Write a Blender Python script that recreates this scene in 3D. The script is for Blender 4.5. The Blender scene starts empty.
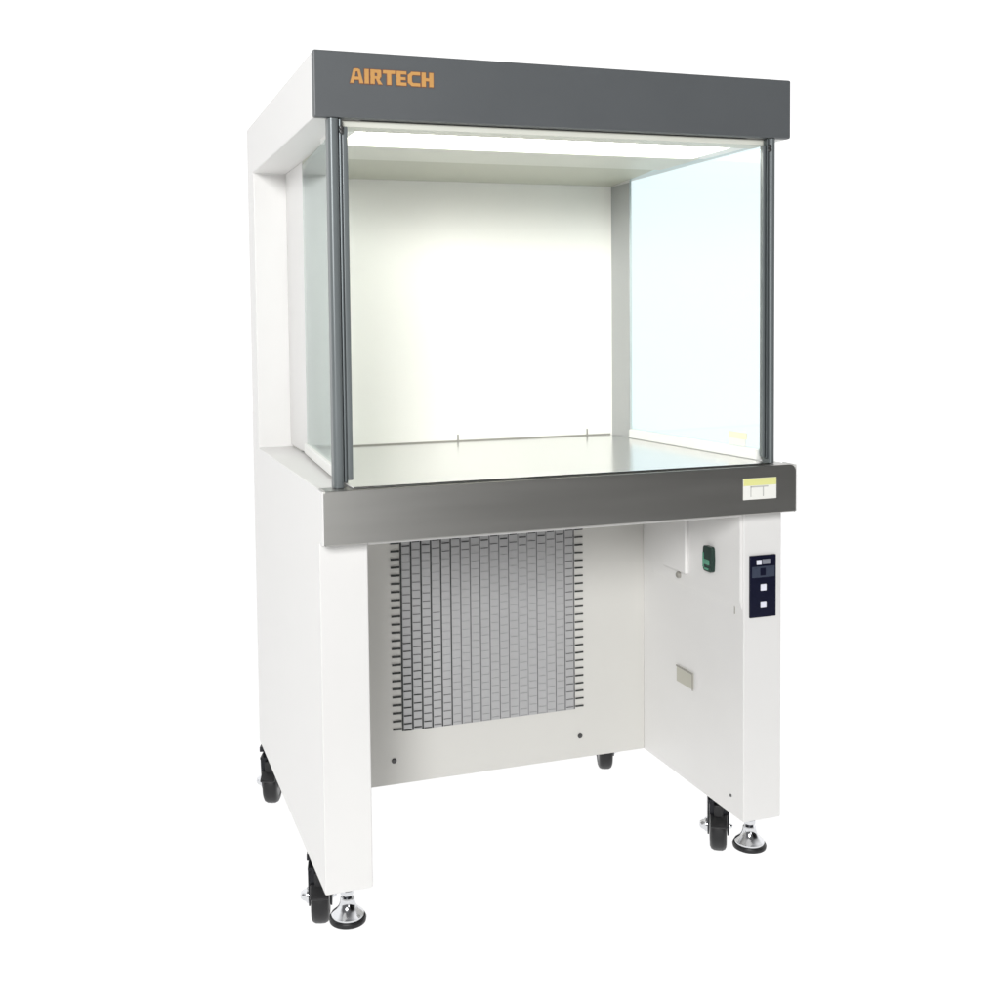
import bpy, bmesh, math, random
from mathutils import Vector, Matrix
random.seed(7)
S = bpy.context.scene
COL = S.collection
BASE = Vector((0.5, 0.43, 0.0))          # base point of the cabinet (centre of its footprint on the floor)

# ------------------------------------------------------------------ materials
def nt(name):
    m = bpy.data.materials.new(name); m.use_nodes = True
    n = m.node_tree; n.nodes.clear()
    out = n.nodes.new('ShaderNodeOutputMaterial')
    return m, n, out

def paint(name, col, rough=0.4, metal=0.0, bump=0.0, bscale=600, var=0.03, spec=0.5, coat=0.0, stretch=None, rvar=0.06):
    """painted / metal surface with slight unevenness of colour, gloss and relief"""
    m, n, out = nt(name)
    b = n.nodes.new('ShaderNodeBsdfPrincipled')
    tc = n.nodes.new('ShaderNodeTexCoord')
    mp = n.nodes.new('ShaderNodeMapping')
    if stretch: mp.inputs['Scale'].default_value = stretch
    n.links.new(tc.outputs['Object'], mp.inputs['Vector'])
    ns = n.nodes.new('ShaderNodeTexNoise'); ns.inputs['Scale'].default_value = 5.0; ns.inputs['Detail'].default_value = 4
    n.links.new(mp.outputs['Vector'], ns.inputs['Vector'])
    cr = n.nodes.new('ShaderNodeValToRGB')
    a = [c*(1-var) for c in col]; z = [min(1, c*(1+var)) for c in col]
    cr.color_ramp.elements[0].position = .3; cr.color_ramp.elements[1].position = .7
    cr.color_ramp.elements[0].color = (*a, 1); cr.color_ramp.elements[1].color = (*z, 1)
    n.links.new(ns.outputs['Fac'], cr.inputs['Fac'])
    n.links.new(cr.outputs['Color'], b.inputs['Base Color'])
    mr = n.nodes.new('ShaderNodeMapRange')
    mr.inputs['To Min'].default_value = max(.02, rough-rvar); mr.inputs['To Max'].default_value = rough+rvar
    n.links.new(ns.outputs['Fac'], mr.inputs['Value'])
    n.links.new(mr.outputs['Result'], b.inputs['Roughness'])
    b.inputs['Metallic'].default_value = metal
    b.inputs['Specular IOR Level'].default_value = spec
    b.inputs['Coat Weight'].default_value = coat
    if bump:
        nb = n.nodes.new('ShaderNodeTexNoise'); nb.inputs['Scale'].default_value = bscale; nb.inputs['Detail'].default_value = 2
        n.links.new(mp.outputs['Vector'], nb.inputs['Vector'])
        bp = n.nodes.new('ShaderNodeBump'); bp.inputs['Strength'].default_value = bump; bp.inputs['Distance'].default_value = .001
        n.links.new(nb.outputs['Fac'], bp.inputs['Height']); n.links.new(bp.outputs['Normal'], b.inputs['Normal'])
    n.links.new(b.outputs['BSDF'], out.inputs['Surface'])
    return m

M = {}
M['white'] = paint('white_powder_coat', (.75, .743, .728), .38, bump=.10, var=.012)
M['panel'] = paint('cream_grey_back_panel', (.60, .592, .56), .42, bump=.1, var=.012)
M['inner'] = paint('white_inner_panel', (.74, .74, .69), .45, bump=.05, var=.012)
M['filter'] = paint('white_filter_face', (.86, .86, .815), .6, bump=.15, bscale=900, var=.01)
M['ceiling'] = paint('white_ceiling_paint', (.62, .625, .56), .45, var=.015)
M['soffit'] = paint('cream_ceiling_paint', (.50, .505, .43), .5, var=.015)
M['fascia'] = paint('slate_grey_paint', (.092, .099, .104), .42, bump=.12, var=.02)
M['bar'] = paint('dark_satin_steel', (.42, .415, .395), .33, metal=.95, var=.02, rvar=.03, stretch=(.6, 8, 8), bump=.0)
M['post'] = paint('grey_anodised_post', (.15, .168, .172), .38, metal=.3, var=.03)
M['channel'] = paint('bright_glazing_channel', (.13, .145, .15), .45, metal=.9, var=.03)
M['steel'] = paint('polished_stainless_worktop', (.76, .765, .76), .19, metal=1.0, var=.015, stretch=(.4, 14, 1), rvar=.03)
M['rail'] = paint('white_rail_enamel', (.86, .86, .83), .35, var=.01)
M['grille'] = paint('grey_perforated_sheet', (.425, .425, .428), .42, metal=.2, var=.03, bump=.1)
M['slot'] = paint('dark_slot', (.025, .028, .027), .6, var=.1)
M['slot_mid'] = paint('grey_slot', (.11, .112, .115), .6, var=.1)  # greyer slots: glare over the sheet painted into their colour
M['slot_glare'] = paint('glare_pale_slot', (.345, .35, .36), .6, var=.05)
M['slot_line_glare'] = paint('glare_grey_slot', (.2, .2, .21), .6, var=.05)
M['black'] = paint('black_rubber', (.006, .006, .007), .42, var=.1, bump=.2, bscale=300)
M['blackmetal'] = paint('dark_caster_metal', (.020, .021, .025), .3, metal=.6, var=.1)
M['chrome'] = paint('chrome', (.72, .73, .75), .12, metal=1.0, var=.02, rvar=.03)
M['navy'] = paint('navy_control_plate', (.006, .007, .022), .22, var=.05, spec=.3)
M['lcd'] = paint('dim_display_glass', (.045, .055, .085), .2, var=.2)
M['ledgrey'] = paint('grey_segment', (.22, .23, .27), .4, var=.3)
M['button'] = paint('white_button', (.78, .79, .88), .35, var=.01)
M['labelwhite'] = paint('white_sticker', (.84, .84, .79), .45, var=.01)
M['labelyellow'] = paint('yellow_sticker_band', (.74, .74, .30), .45, var=.02)
M['palelabel'] = paint('pale_yellow_sticker', (.86, .86, .62), .45, var=.01)
M['print'] = paint('grey_print', (.46, .46, .44), .5, var=.05)
M['orange'] = paint('orange_lettering', (.50, .265, .085), .4, var=.12)
M['rust'] = paint('brown_letter_edge', (.16, .07, .045), .5, var=.1)
M['green'] = paint('green_socket_lamp', (.10, .30, .20), .25, var=.1)
M['darkgreen'] = paint('dark_green_socket', (.008, .03, .022), .3, var=.1)
M['wall_shade'] = paint('grey_wall_shade', (.40, .41, .41), .4, var=.02)  # shade on the inner side wall, painted as grey
M['beige'] = paint('beige_plate', (.50, .49, .42), .5, var=.03)
M['screw'] = paint('dark_screw', (.09, .09, .09), .35, metal=.7, var=.1)
M['seam'] = paint('seam_grey', (.30, .29, .26), .6, var=.05)

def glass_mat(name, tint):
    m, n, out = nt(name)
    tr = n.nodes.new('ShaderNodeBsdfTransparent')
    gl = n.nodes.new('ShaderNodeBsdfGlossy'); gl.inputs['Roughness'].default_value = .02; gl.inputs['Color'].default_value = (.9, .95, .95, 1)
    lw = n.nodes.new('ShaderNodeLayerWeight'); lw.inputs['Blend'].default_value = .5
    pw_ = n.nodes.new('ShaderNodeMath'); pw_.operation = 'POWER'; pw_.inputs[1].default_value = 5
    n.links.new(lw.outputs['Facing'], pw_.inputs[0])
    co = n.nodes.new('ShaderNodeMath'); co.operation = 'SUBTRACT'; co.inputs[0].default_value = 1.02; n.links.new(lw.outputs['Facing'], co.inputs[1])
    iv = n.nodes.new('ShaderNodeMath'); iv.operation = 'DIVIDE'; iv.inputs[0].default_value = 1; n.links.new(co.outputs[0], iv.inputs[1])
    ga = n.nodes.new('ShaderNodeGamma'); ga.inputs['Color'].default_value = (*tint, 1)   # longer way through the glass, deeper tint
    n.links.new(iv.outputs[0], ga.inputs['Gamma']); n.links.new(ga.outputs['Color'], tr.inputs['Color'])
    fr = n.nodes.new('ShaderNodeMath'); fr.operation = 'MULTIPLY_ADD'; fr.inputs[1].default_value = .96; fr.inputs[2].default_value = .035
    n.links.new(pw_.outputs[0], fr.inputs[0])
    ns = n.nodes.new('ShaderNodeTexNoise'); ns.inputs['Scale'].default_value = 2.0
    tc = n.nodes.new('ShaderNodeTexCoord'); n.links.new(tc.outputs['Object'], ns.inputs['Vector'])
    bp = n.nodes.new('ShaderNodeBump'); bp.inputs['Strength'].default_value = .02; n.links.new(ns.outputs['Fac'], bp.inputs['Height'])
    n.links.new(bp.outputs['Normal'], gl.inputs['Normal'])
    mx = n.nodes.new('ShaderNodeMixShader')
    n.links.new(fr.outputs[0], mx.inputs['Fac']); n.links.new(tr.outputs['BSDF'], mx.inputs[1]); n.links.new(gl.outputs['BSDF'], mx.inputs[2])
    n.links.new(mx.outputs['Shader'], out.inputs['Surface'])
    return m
M['glass_dimmed'] = glass_mat('dimmed_glass', (.935, .944, .942))  # same glass as the right pane; dimmer slanting view painted into the tint
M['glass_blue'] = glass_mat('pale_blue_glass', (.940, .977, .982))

def emit_mat(name, col, strength):
    m, n, out = nt(name)
    e = n.nodes.new('ShaderNodeEmission'); e.inputs['Color'].default_value = (*col, 1); e.inputs['Strength'].default_value = strength
    n.links.new(e.outputs['Emission'], out.inputs['Surface'])
    return m
M['lamp'] = emit_mat('lit_fluorescent_tube', (1.0, 1.0, .92), 16.5)

def floor_mat():
    """white translucent sheet made up so the white surroundings light it from below and no shadow shows"""
    m, n, out = nt('white_backlit_floor')
    tl = n.nodes.new('ShaderNodeBsdfTranslucent'); tl.inputs['Color'].default_value = (.97, .97, .97, 1)
    df = n.nodes.new('ShaderNodeBsdfDiffuse'); df.inputs['Color'].default_value = (.9, .9, .9, 1)
    ns = n.nodes.new('ShaderNodeTexNoise'); ns.inputs['Scale'].default_value = 3.0
    mr = n.nodes.new('ShaderNodeMapRange'); mr.inputs['To Min'].default_value = .04; mr.inputs['To Max'].default_value = .05
    n.links.new(ns.outputs['Fac'], mr.inputs['Value'])
    mx = n.nodes.new('ShaderNodeMixShader')
    n.links.new(mr.outputs['Result'], mx.inputs['Fac']); n.links.new(tl.outputs['BSDF'], mx.inputs[1]); n.links.new(df.outputs['BSDF'], mx.inputs[2])
    n.links.new(mx.outputs['Shader'], out.inputs['Surface'])
    return m
M['floor'] = floor_mat()

# ------------------------------------------------------------------ mesh builder
class MB:
    def __init__(s): s.bm = bmesh.new(); s.mats = []
    def _mi(s, m):
        if m is None: return 0
        if m not in s.mats: s.mats.append(m)
        return s.mats.index(m)
    def _join(s, b, mat):
        i = s._mi(mat)
        for f in b.faces: f.material_index = i
        me = bpy.data.meshes.new('tmp'); b.to_mesh(me); b.free()
        s.bm.from_mesh(me); bpy.data.meshes.remove(me)
    def box(s, x0, x1, y0, y1, z0, z1, bev=0.0, mat=None, seg=2, rot=None):
        b = bmesh.new(); bmesh.ops.create_cube(b, size=1)
        c = Vector(((x0+x1)/2, (y0+y1)/2, (z0+z1)/2))
        for v in b.verts:
            p = Vector((v.co.x*(x1-x0), v.co.y*(y1-y0), v.co.z*(z1-z0)))
            v.co = p
        if bev:
            bmesh.ops.bevel(b, geom=b.edges[:], offset=bev, segments=seg, profile=.5, affect='EDGES')
        for v in b.verts: v.co = (rot @ v.co if rot else v.co) + c
        s._join(b, mat); return s
    def prism(s, pts, axis, a0, a1, bev=0.0, mat=None):
        """polygon (2-D) extruded along axis; pts are the two other coordinates in x,y,z order"""
        b = bmesh.new()
        def mk(p, a):
            q = list(p); q.insert(axis, a); return b.verts.new(q)
        A = [mk(p, a0) for p in pts]; B = [mk(p, a1) for p in pts]
        b.faces.new(A); b.faces.new(B[::-1]); n = len(pts)
        for i in range(n): b.faces.new((A[i], B[i], B[(i+1) % n], A[(i+1) % n]))
        bmesh.ops.recalc_face_normals(b, faces=b.faces[:])
        if bev: bmesh.ops.bevel(b, geom=b.edges[:], offset=bev, segments=2, profile=.5, affect='EDGES')
        s._join(b, mat); return s
    def lathe(s, prof, base, direction=(0, 0, 1), seg=40, mat=None):
        """profile of (radius, height) turned about a direction through base"""
        b = bmesh.new(); d = Vector(direction).normalized(); q = Vector((0, 0, 1)).rotation_difference(d)
        rings = []
        for r, h in prof:
            if r <= 1e-6: rings.append([b.verts.new(q @ Vector((0, 0, h)) + Vector(base))])
            else: rings.append([b.verts.new(q @ Vector((r*math.cos(2*math.pi*i/seg), r*math.sin(2*math.pi*i/seg), h)) + Vector(base)) for i in range(seg)])
        for R0, R1 in zip(rings, rings[1:]):
            for i in range(seg):
                j = (i+1) % seg
                f = [R0[i % len(R0)], R0[j % len(R0)], R1[j % len(R1)], R1[i % len(R1)]]
                f2 = []
                for v in f:
                    if v not in f2: f2.append(v)
                if len(f2) > 2: b.faces.new(f2)
        bmesh.ops.recalc_face_normals(b, faces=b.faces[:])
        s._join(b, mat); return s
    def cyl(s, p0, p1, r, seg=28, mat=None, round_=0.0):
        p0 = Vector(p0); p1 = Vector(p1); L = (p1-p0).length; e = round_
        pr = [(0, 0), (r-e, 0)] + ([(r-.3*e, .3*e), (r, e), (r, L-e), (r-.3*e, L-.3*e)] if e else [(r, 0), (r, L)]) + [(r-e, L), (0, L)]
        pr2 = []
        for p in pr:
            if not pr2 or (abs(p[0]-pr2[-1][0])+abs(p[1]-pr2[-1][1])) > 1e-7: pr2.append(p)
        return s.lathe(pr2, p0, p1-p0, seg, mat)
    def build(s, name, parent=None, mat=None, origin=None, ang=38):
        origin = BASE if origin is None else Vector(origin)
        for v in s.bm.verts: v.co -= origin
        me = bpy.data.meshes.new(name); s.bm.to_mesh(me); s.bm.free()
        for m in (s.mats or [mat]): me.materials.append(m)
        for p in me.polygons: p.use_smooth = True
        me.set_sharp_from_angle(angle=math.radians(ang))
        o = bpy.data.objects.new(name, me); COL.objects.link(o)
        if parent is not None: o.parent = parent
        wn = o.modifiers.new('weighted_normal', 'WEIGHTED_NORMAL'); wn.keep_sharp = True; wn.weight = 100
        return o

# ------------------------------------------------------------------ setting
f = MB(); f.box(-9, 5, -1.3, 14, -.004, 0)
me_floor = f.build('floor', None, M['floor'], origin=(0, 0, 0))
me_floor['kind'] = 'structure'
me_floor['label'] = 'plain white shadowless floor under the cabinet'

# ------------------------------------------------------------------ cabinet
cab = bpy.data.objects.new('laminar_flow_cabinet', None); COL.objects.link(cab)
cab.location = BASE; cab.empty_display_size = .1
cab['label'] = 'white steel laminar flow clean bench with grey fascia and glass sides on casters'
cab['category'] = 'clean bench'

H, H2, Z0, ZB, ZL = 1.7222, 1.6024, .155, .9265, .8288
D, YP, YW, YS, XL = .8528, .4665, .6477, .763, .0932
YL = .027

# base: two leg boxes, rear compartment
CP = [(YL, Z0), (D, Z0), (D, H), (.018, H), (.018, H2), (YS, H2), (YS, ZB), (YL, ZB)]      # C-shaped folded side panels
MB().prism(CP, 0, 0, XL, .004).build('side_panel', cab, M['white'])
sr = MB().prism(CP, 0, 1-XL, 1, .004).build('side_panel', cab, M['white'])
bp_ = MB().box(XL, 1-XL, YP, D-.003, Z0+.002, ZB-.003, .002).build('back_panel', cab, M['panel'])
MB().box(XL, 1-XL, .030, .055, .815, .8285, .003).build('apron_rail', cab, M['white'])
MB().box(XL, 1-XL, .055, YP, .900, .918, .002).build('worktop_support', cab, M['white'])

# vent grille in the back panel: grey sheet with rows of slots
X0, X1, ZT, ZBt = .254, .739, .735, .279
NC, NR = 20, 24
pw = (X1-X0)/NC; ph = (ZT-ZBt)/NR
g = MB(); g.box(X0+pw*.98, X1-pw*.95, YP-.0015, YP+.001, ZBt+.002, ZT, .0004, M['grille'])
yy = YP-.0018
def slot(x0, x1, z, t, mat, tilt=0.0):
    g.box(x0, x1, yy-.0012, yy+.001, z-t/2, z+t/2, 0, mat, rot=Matrix.Rotation(tilt, 3, 'Y') if tilt else None)
def vline(x, z0, z1, t, mat): g.box(x-t/2, x+t/2, yy-.0009, yy+.001, z0, z1, 0, mat)
J = lambda a: random.uniform(-a, a)
def strength(c, r):
    """how dark the slots show: glare over the middle painted as thinner, paler slots"""
    u = (c+.5)/NC; v = (r+.5)/NR
    a = max(0, 1-u/.42)*(.35+.75*v)
    b = max(0, (u-.82)/.18)*.75
    t = max(0, 1-v/.13)*.8
    d = max(0, (v-.80)/.2)*max(0, 1-u/.6)*.6
    return min(1, max(a, b, t, d, .06))
for r in range(NR):
    for c in range(NC):
        edge = c in (0, NC-1)
        k = 1 if c == 0 else .8 if c == NC-1 else strength(c, r)
        z = ZT-.010-r*ph-(.45*ph if c % 2 else 0)*(0 if edge else 1)
        t = (.0044 if edge else .0034)*k+J(.0002)
        if t < .0005: t = .0005
        m = 'slot' if k > .6 else 'slot_mid' if k > .3 else 'slot_glare'
        slot(X0+pw*(c+(.0 if c == 0 else .13)), X0+pw*(c+(1. if c == NC-1 else .87)), max(z, ZBt+.004), t, M[m], J(.02)+(.02 if c < 4 else 0))
for c in range(1, NC):
    u = c/NC
    k = max(1-u*1.25, .18 if c % 3 else .30, (u-.78)/.22*.75)
    vline(X0+pw*c, ZBt+.003, ZT-.002, .0042*k, M['slot' if k > .6 else 'slot_mid' if k > .2 else 'slot_line_glare'])
g.build('vent_grille', bp_)
for x, z in ((.256, .214), (.73, .212)):
    MB().lathe([(0, .004), (.004, .0038), (.0062, .0015), (.0062, -.002), (0, -.002)], (x, YP, z), (0, -1, 0), 16).build('screw', bp_, M['screw'])

# right leg inner face: raised service cover, socket box, green switch, beige plate
xi = 1-XL
cov = MB(); cov.prism([(xi+.004, .8265), (xi-.006, .8265), (xi-.006, .636), (xi-.0005, .614), (xi+.004, .615)], 1, .033, .415, .0)
cov.build('service_cover', sr, M['white'])
sb_ = MB().box(xi-.016, xi-.005, .240, .345, .648, .812, .004).build('socket_box', sr, M['white'])
MB().lathe([(0, .010), (.006, .009), (.0075, .007), (.0075, 0), (0, 0)], (xi-.004, .282, .638), (-1, 0, 0), 20).build('knob', sr, M['seam'])
sw = MB(); sw.prism([(y*.46+.147, z*.46+.703) for y, z in [(-.038, -.054), (-.030, -.062), (.026, -.062), (.036, -.054), (.040, 0), (.036, .054), (.026, .062), (-.030, .062), (-.038, .054), (-.042, 0)]], 0, xi-.0158, xi-.003, .001)
swo = sw.build('power_switch', sr, M['darkgreen'])
r_ = MB(); r_.box(xi-.0175, xi-.0155, .136, .158, .690, .702, .001, M['green']); r_.box(xi-.017, xi-.0155, .140, .158, .678, .683, .001, M['green']); r_.box(xi-.0172, xi-.0155, .159, .1635, .682, .716, .0008, M['green'])
r_.build('rocker', swo)
pl = MB(); pl.box(xi-.003, xi+.002, .230, .302, .381, .419, .001, M['beige']); pl.box(xi-.0042, xi-.0025, .229, .303, .4165, .420, .0005, M['seam']); pl.box(xi-.0042, xi-.0025, .2275, .2305, .379, .420, .0005, M['seam'])
pl.build('rating_plate', sr)
MB().lathe([(0, .002), (.003, .0015), (.0035, 0), (0, 0)], (xi, .075, .197), (-1, 0, 0), 12).build('screw', sr, M['screw'])
MB().box(xi-.0016, xi+.001, .0590, .0605, .600, .617, .0).build('cover_tab', sr, M['seam'])

# control panel on the right leg
cp = MB().box(.920, .984, YL-.004, YL+.002, .598, .731, .0015).build('control_panel', cab, M['navy'])
yc = YL-.0045
ds = MB(); ds.box(.9245, .9795, yc-.001, yc+.001, .684, .7075, .0004, M['lcd'])
for k, (a, b) in enumerate(((.927, .939), (.944, .957), (.960, .976))): ds.box(a, b, yc-.0016, yc, .688, .704, .0003, M['navy' if k == 1 else 'lcd'])
ds.build('display', cp)
ds = MB(); ds.box(.9355, .947, yc-.0016, yc+.001, .7115, .7215, .0006, M['button']); ds.box(.9495, .968, yc-.0014, yc+.001, .712, .7225, .0006, M['ledgrey'])
ds.build('indicator', cp)
for z in (.6625, .6255): MB().box(.945, .959, yc-.002, yc+.001, z-.007, z+.007, .0012).build('button', cp, M['button'])

# front bar with sticker
def rr(x0, x1, z0, z1, rs):
    """rounded rectangle: radii bl, br, tr, tl"""
    P = []
    for (cx, cz, a0, r) in ((x0+rs[0], z0+rs[0], 180, rs[0]), (x1-rs[1], z0+rs[1], 270, rs[1]), (x1-rs[2], z1-rs[2], 0, rs[2]), (x0+rs[3], z1-rs[3], 90, rs[3])):
        for k in range(7): a = math.radians(a0+15*k); P.append((cx+r*math.cos(a), cz+r*math.sin(a)))
    return P
bar = MB().prism(rr(0, 1, ZL, ZB+.002, (.003, .003, .016, .004)), 1, -.0237, YL-.001, .0022).build('front_bar', cab, M['bar'])
for a, b in ((-.0030, .0002), (.9998, 1.0022)):
    MB().prism(rr(-.0232, YL-.0015, ZL+.001, ZB+.001, (.002, .002, .002, .002)), 0, a, b, .0006).build('end_cap', bar, M['white'])
st = MB(); yb = -.0237
st.box(.872, .951, yb-.0008, yb+.0005, .860, .904, 0, M['labelwhite']); st.box(.8725, .9505, yb-.0013, yb, .889, .9035, 0, M['labelyellow'])
for x0, x1, z0, z1 in ((.889, .891, .866, .887), (.889, .931, .885, .8875), (.918, .9205, .866, .885), (.8925, .917, .868, .883)):
    st.box(x0, x1, yb-.0012, yb, z0, z1, 0, M['print'] if x1-x0 < .01 or z1-z0 < .005 else M['labelwhite'])
st.build('warning_sticker', bar)

# worktop
wt = MB().prism([(.056, -.014), (.944, -.014), (.944, .03), (.913, .5475), (.913, YW), (.087, YW), (.087, .5475), (.056, .03)], 2, ZB+.0022, ZB+.0062, .0014).build('worktop', cab, M['steel'])

# plenum: rear box, recessed side walls, filter face
MB().box(XL, 1-XL, YS, D-.003, ZB-.002, H-.004, .002).build('plenum_box', cab, M['white'])
fl = MB().box(.0867, 1-.0867, YW, YS-.001, ZB+.001, H2-.004, .001).build('filter_face', cab, M['filter'])
for x in (.483, .839): MB().box(x-.0016, x+.0016, YW-.003, YW+.001, ZB+.006, ZB+.024, .0004).build('clip', fl, M['seam'])
MB().box(.094, .906, YW-.0022, YW+.001, ZB+.0062, ZB+.0092, .0).build('seam_strip', fl, M['seam'])
for a, b in ((.081, .0866), (1-.0866, 1-.081)):
    MB().box(a, b, .548, YS-.0005, ZB+.0065, H2-.0005, .001).build('recessed_wall', cab, M['white'])

# hood
hood = MB()
zt = 1.59
hood.box(XL, 1-XL, .020, YS-.001, 1.668, H-.003, .002)                # top sheet between the side panels
hood = hood.build('hood', cab, M['white'])
# ceiling: front lip, lamp recess, rear ceiling, soffit
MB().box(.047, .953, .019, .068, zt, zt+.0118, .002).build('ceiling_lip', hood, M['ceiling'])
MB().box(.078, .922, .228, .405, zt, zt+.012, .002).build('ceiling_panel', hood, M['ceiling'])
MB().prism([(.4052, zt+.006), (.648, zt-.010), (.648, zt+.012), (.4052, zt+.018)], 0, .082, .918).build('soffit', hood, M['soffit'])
tr = MB(); tr.box(.0945, .9055, .060, .240, zt+.048, zt+.052); tr.box(.060, .940, .060, .066, zt+.012, zt+.0505); tr.box(.060, .940, .234, .240, zt+.012, zt+.0505)
tr.box(.060, .0945, .066, .234, zt+.002, zt+.0478); tr.box(.9055, .940, .066, .234, zt+.002, zt+.0478)
tray = tr.build('lamp_tray', hood, M['rail'])
for y in (.115, .185):
    MB().cyl((.10, y, zt+.033), (.90, y, zt+.033), .013, 20).build('fluorescent_tube', tray, M['lamp'])

# fascia with lettering
fas = MB().box(0, 1, 0, .0178, H2, H, .0035).build('fascia', cab, M['fascia'])
def letters(off, y0, y1, mat, mb):
    cap = .0262
    def poly(pts, x, k=None):
        # grow each polygon by off
        cx = sum(p[0] for p in pts)/len(pts); cz = sum(p[1] for p in pts)/len(pts)
        P = [(x+p[0]+(off if p[0] > cx else -off), p[1]+(off if p[1] > cz else -off)) for p in pts]
        cnt[0] += 1; mb.prism(P, 1, y0-.00004*(cnt[0] % 7), y1, 0, mat)
    cnt = [0]
    def bx(x, a, b, c, d): poly([(a, c), (b, c), (b, d), (a, d)], x)
    x = .0665; s = .0074
    h = cap; z0 = 1.6655
    def B(a, b, c, d): bx(x, a, b, z0+c, z0+d)
    def Pp(pts): poly([(p[0], z0+p[1]) for p in pts], x)
    # A
    Pp([(0, 0), (.0066, 0), (.0105, h), (.0062, h-.001)]); Pp([(.0162, 0), (.0228, 0), (.0166, h-.001), (.0122, h)]); B(.005, .018, .006, .0115); B(.0085, .0143, h-.0055, h)
    x += .0245; B(0, s, 0, h)                                                                        # I
    x += .0098; B(0, s, 0, h); B(0, .0175, h-.006, h); B(.0115, .0185, .0125, h-.001); B(0, .0165, .0095, .0145); Pp([(.0085, .0115), (.0135, .0115), (.0205, 0), (.0135, 0)])  # R
    x += .0218; B(-.0005, .0205, h-.0062, h); B(.0063, .0063+s, 0, h)                                # T
    x += .0225; B(0, s, 0, h); B(0, .0172, h-.0058, h); B(0, .0158, .0102, .0155); B(0, .0172, 0, .0058)  # E
    x += .0195; Pp([(.006, 0), (.0215, 0), (.0215, .006), (.0078, .006)]); Pp([(.006, h), (.0215, h), (.0215, h-.006), (.0078, h-.006)]); Pp([(0, .006), (.007, .005), (.007, h-.005), (0, h-.006)]); Pp([(0, .0062), (.0065, 0), (.011, .004), (.006, .009)]); Pp([(0, h-.0062), (.0065, h), (.011, h-.004), (.006, h-.009)])  # C
    x += .0238; B(0, s, 0, h); B(.0132, .0132+s, 0, h); B(.004, .016, .0105, .0162)                   # H
    return x+.0206
def widen(mb, x0, k):
    for v in mb.bm.verts: v.co.x = x0+(v.co.x-x0)*k
lt = MB()
letters(.0011, -.0006, .001, M['rust'], lt)
letters(-.0001, -.0019, .0, M['orange'], lt)
widen(lt, .0665, 1.11)
lt.build('lettering', fas)

# glazed sides: posts, channel, rail, pane
for sx in (1, -1):
    X = (lambda v: v) if sx == 1 else (lambda v: 1-v)
    def bx(m, a, b, *r, **k): m.box(min(X(a), X(b)), max(X(a), X(b)), *r, **k)
    pa, pb, pc, pd = (.0255, .0450, .0515, .0625) if sx == 1 else (.0355, .0505, .0562, .0635)
    p = MB(); p.prism(rr(min(X(pa), X(pb)), max(X(pa), X(pb)), -.001, .030, (.007,)*4), 2, ZB+.003, H2-.001, 0)
    po = p.build('post', cab, M['post'])
    ch = MB(); bx(ch, pb+.0004, pc, .002, .016, ZB+.012, H2-.001, bev=.002); ch.build('glazing_channel', po, M['channel'])
    ch = MB(); bx(ch, pc+.0003, pd, .005, .016, ZB+.016, H2-.014, bev=.002); ch.build('inner_bead', po, M['post'])
    for z in (1.585, 1.578):
        k = MB(); k.lathe([(0, .004), (.0035, .003), (.0045, 0), (0, 0)], (X(.050), .002, z), (0, -1, 0), 12); k.build('bolt', po, M['screw'])
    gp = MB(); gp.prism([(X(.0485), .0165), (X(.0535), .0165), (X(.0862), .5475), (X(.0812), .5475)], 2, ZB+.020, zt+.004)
    pane = gp.build('glass_pane', cab, M['glass_dimmed' if sx == 1 else 'glass_blue'])
    rl = MB(); rl.prism([(X(.042), .0315), (X(.060), .0315), (X(.092), .5470), (X(.074), .5470)], 2, ZB+.0065, ZB+.029, .003); rl.build('bottom_rail', pane, M['rail'])
    li = MB(); bx(li, .0868, .0882, .5485, YW-.001, ZB+.0065, zt-.012); li.build('inner_shade_sheet', cab, M['wall_shade'])  # added thin sheet that carries the wall's shade in its colour
    if sx == -1:
        q = MB(); q.box(-.0005, .0007, -.032, .032, .972, .986, 0, M['palelabel']); q.box(-.0005, .0006, -.028, .032, .957, .9718, 0, M['labelwhite'])
        R_ = Matrix.Rotation(math.atan2(.0327, .531), 3, 'Z')
        for v in q.bm.verts: v.co = R_ @ v.co + Vector((1-.0587, .104, 0))
        q.build('sticker', pane)

# levelling feet
def foot(x, y, zb):
    root = MB(); root.lathe([(0, 0), (.030, 0), (.0355, .003), (.0365, .008), (.0345, .012), (.031, .0132), (0, .0132)], (x, y, zb), seg=48)
    r = root.build('levelling_foot', cab, M['black'])
    MB().lathe([(.0318, .0133), (.0318, .0165), (.028, .020), (.021, .026), (.0165, .033), (.0142, .041), (.0138, .047), (.012, .0485), (0, .0485)], (x, y, zb), seg=48).build('foot_bell', r, M['chrome'])
    MB().lathe([(0, .0486), (.0085, .0486), (.0085, Z0-zb+.01), (0, Z0-zb+.01)], (x, y, zb), seg=24).build('stem', r, M['blackmetal'])
    MB().lathe([(0, .054), (.0125, .054), (.0138, .0555), (.0138, .063), (.0125, .0645), (0, .0645)], (x, y, zb), seg=6).build('lock_nut', r, M['chrome'])
foot(.054, .080, .070); foot(.957, .080, .071)

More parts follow.
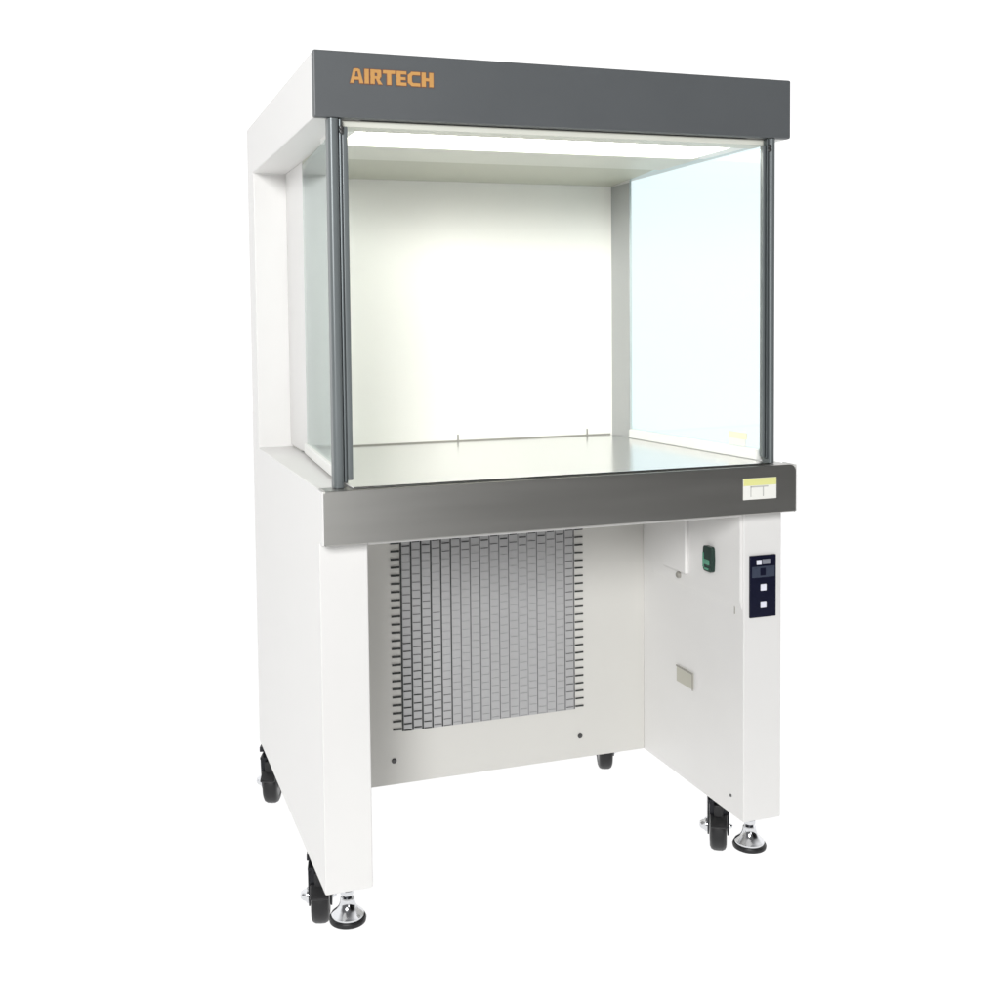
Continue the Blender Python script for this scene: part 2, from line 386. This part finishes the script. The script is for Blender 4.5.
# casters
def caster(x, y, rot):
    e = bpy.data.objects.new('caster', None); COL.objects.link(e); e.parent = cab
    e.location = Vector((x, y, 0))-BASE; e.rotation_euler = (0, 0, rot); e.empty_display_size = .03
    O = (0, 0, 0); R = .054; w = .0185
    tyre = [(.036, -w), (R-.009, -w), (R-.003, -w+.003), (R, -w+.009), (R+.0006, 0), (R, w-.009), (R-.003, w-.003), (R-.009, w), (.036, w), (.036, -w)]
    wh = MB().lathe(tyre, (0, 0, R), (1, 0, 0), 56).build('wheel', e, M['black'], origin=O)
    MB().lathe([(0, -w+.001), (.0355, -w+.001), (.0355, w-.001), (0, w-.001)], (0, 0, R), (1, 0, 0), 32).build('hub', wh, M['blackmetal'], origin=O)
    fk = MB()
    for s in (-1, 1):
        a, b = sorted((s*(w+.002), s*(w+.0056)))
        fk.prism([(-.020, R-.014), (.020, R-.014), (.027, R), (.040, .128), (-.036, .128), (-.027, R)], 0, a, b, .0008)
    fk.box(-w-.0056, w+.0056, -.040, .044, .1240, .1300, .001)
    fk.prism([(-.038, .094), (-.034, .126), (.036, .126), (.040, .100), (.020, .114), (-.018, .1145)], 0, -w-.0015, w+.0015, .001)      # hood over the tyre
    fk.lathe([(0, 0), (.024, 0), (.027, .004), (.027, .009), (.023, .013), (0, .013)], (0, .004, .1300), seg=32)
    fk.box(-.026, .026, -.034, .042, .1420, .1548, .001)
    fk.build('fork', e, M['blackmetal'], origin=O)
    for s in (-1, 1):
        q = 1 if s == -1 else .5
        MB().lathe([(a*q, b*q) for a, b in [(0, .018), (.006, .017), (.010, .013), (.012, .007), (.016, .004), (.016, 0), (0, 0)]], (s*(w+.0058), 0, R), (s, 0, 0), 20).build('axle_bolt', e, M['chrome'], origin=O)
    bk = MB(); bk.box(-.019, .019, -.074, -.040, .084, .091, .003, rot=Matrix.Rotation(.5, 3, 'X')); bk.box(-.010, .010, -.050, -.030, .088, .122, .002)
    bk.build('brake_pedal', e, M['black'], origin=O)
    return e
caster(.031, .228, math.radians(-14)); caster(.970, .228, math.radians(-30)); caster(.030, .835, math.radians(-20)); caster(.930, .740, math.radians(160))

# ------------------------------------------------------------------ camera
CAM = Matrix([[0.950469, 0.027646, -0.309588, -0.40182], [-0.31058, 0.045355, -0.949465, -1.97735], [-0.012208, 0.998588, 0.051694, 1.22864], [0, 0, 0, 1]])
F, CX, CY = 1106.601, 446.234, 381.054
cd = bpy.data.cameras.new('camera'); cam = bpy.data.objects.new('camera', cd); COL.objects.link(cam)
cam.matrix_world = CAM
cd.sensor_width = 36; cd.sensor_fit = 'HORIZONTAL'; cd.lens = F/1000*36
cd.shift_x = (500-CX)/1000; cd.shift_y = (CY-500)/1000
cd.clip_start = .05; cd.clip_end = 500
S.camera = cam

# ------------------------------------------------------------------ light: white studio surround, darker towards the front right, one soft lamp and an added one for the bar
w = bpy.data.worlds.new('World'); S.world = w; w.use_nodes = True
n = w.node_tree; n.nodes.clear()
wo = n.nodes.new('ShaderNodeOutputWorld'); bg = n.nodes.new('ShaderNodeBackground')
tc = n.nodes.new('ShaderNodeTexCoord'); dp = n.nodes.new('ShaderNodeVectorMath'); dp.operation = 'DOT_PRODUCT'
n.links.new(tc.outputs['Generated'], dp.inputs[0])
dp.inputs[1].default_value = Vector((-.30, -.95, .08)).normalized()          # dim room in front of the cabinet
cr = n.nodes.new('ShaderNodeValToRGB'); cr.color_ramp.interpolation = 'EASE'
cr.color_ramp.elements[0].position = .0; cr.color_ramp.elements[0].color = (1, 1, 1, 1)
cr.color_ramp.elements[1].position = .55; cr.color_ramp.elements[1].color = (.12, .12, .122, 1)
n.links.new(dp.outputs['Value'], cr.inputs['Fac'])
dq = n.nodes.new('ShaderNodeVectorMath'); dq.operation = 'DOT_PRODUCT'      # darkest towards the front right
n.links.new(tc.outputs['Generated'], dq.inputs[0]); dq.inputs[1].default_value = Vector((.76, -.65, 0)).normalized()
cq = n.nodes.new('ShaderNodeValToRGB'); cq.color_ramp.interpolation = 'EASE'
cq.color_ramp.elements[0].position = .58; cq.color_ramp.elements[0].color = (1, 1, 1, 1)
cq.color_ramp.elements[1].position = .90; cq.color_ramp.elements[1].color = (.03, .03, .03, 1)
n.links.new(dq.outputs['Value'], cq.inputs['Fac'])
mm = n.nodes.new('ShaderNodeMix'); mm.data_type = 'RGBA'; mm.blend_type = 'MULTIPLY'; mm.inputs[0].default_value = 1
n.links.new(cr.outputs['Color'], mm.inputs[6]); n.links.new(cq.outputs['Color'], mm.inputs[7])
sx = n.nodes.new('ShaderNodeSeparateXYZ'); n.links.new(tc.outputs['Generated'], sx.inputs[0])
zr = n.nodes.new('ShaderNodeMapRange'); zr.inputs['From Min'].default_value = -.45; zr.inputs['From Max'].default_value = -.22
n.links.new(sx.outputs['Z'], zr.inputs['Value'])
mx = n.nodes.new('ShaderNodeMix'); mx.data_type = 'RGBA'
mx.inputs[6].default_value = (1, 1, 1, 1)  # kept white below the horizon to shine through the floor
n.links.new(zr.outputs['Result'], mx.inputs[0]); n.links.new(mm.outputs[2], mx.inputs[7]); n.links.new(mx.outputs[2], bg.inputs['Color'])
bg.inputs['Strength'].default_value = 1.2
n.links.new(bg.outputs['Background'], wo.inputs['Surface'])

def area(name, loc, target, size, power, col=(1, 1, 1)):
    l = bpy.data.lights.new(name, 'AREA'); l.shape = 'DISK'; l.size = size; l.energy = power; l.color = col
    o = bpy.data.objects.new(name, l); COL.objects.link(o); o.location = loc
    o.rotation_euler = (Vector(target)-Vector(loc)).to_track_quat('-Z', 'Y').to_euler(); return o
area('soft_lamp', (-1.75, -4.0, 2.4), (.5, .2, .7), 1.3, 200)
st_ = area('bar_highlight_lamp', (.35, -4.2, .55), (.3, 0, .88), 1.0, 9); st_.data.shape = 'RECTANGLE'; st_.data.size = .8; st_.data.size_y = 1.0  # added unseen lamp, brightens the left part of the front bar

S.view_settings.view_transform = 'Standard'; S.view_settings.look = 'None'
S.view_settings.exposure = 0; S.view_settings.gamma = 1; S.view_settings.use_curve_mapping = False
S.cycles.max_bounces = 12; S.cycles.transparent_max_bounces = 24; S.cycles.caustics_reflective = True
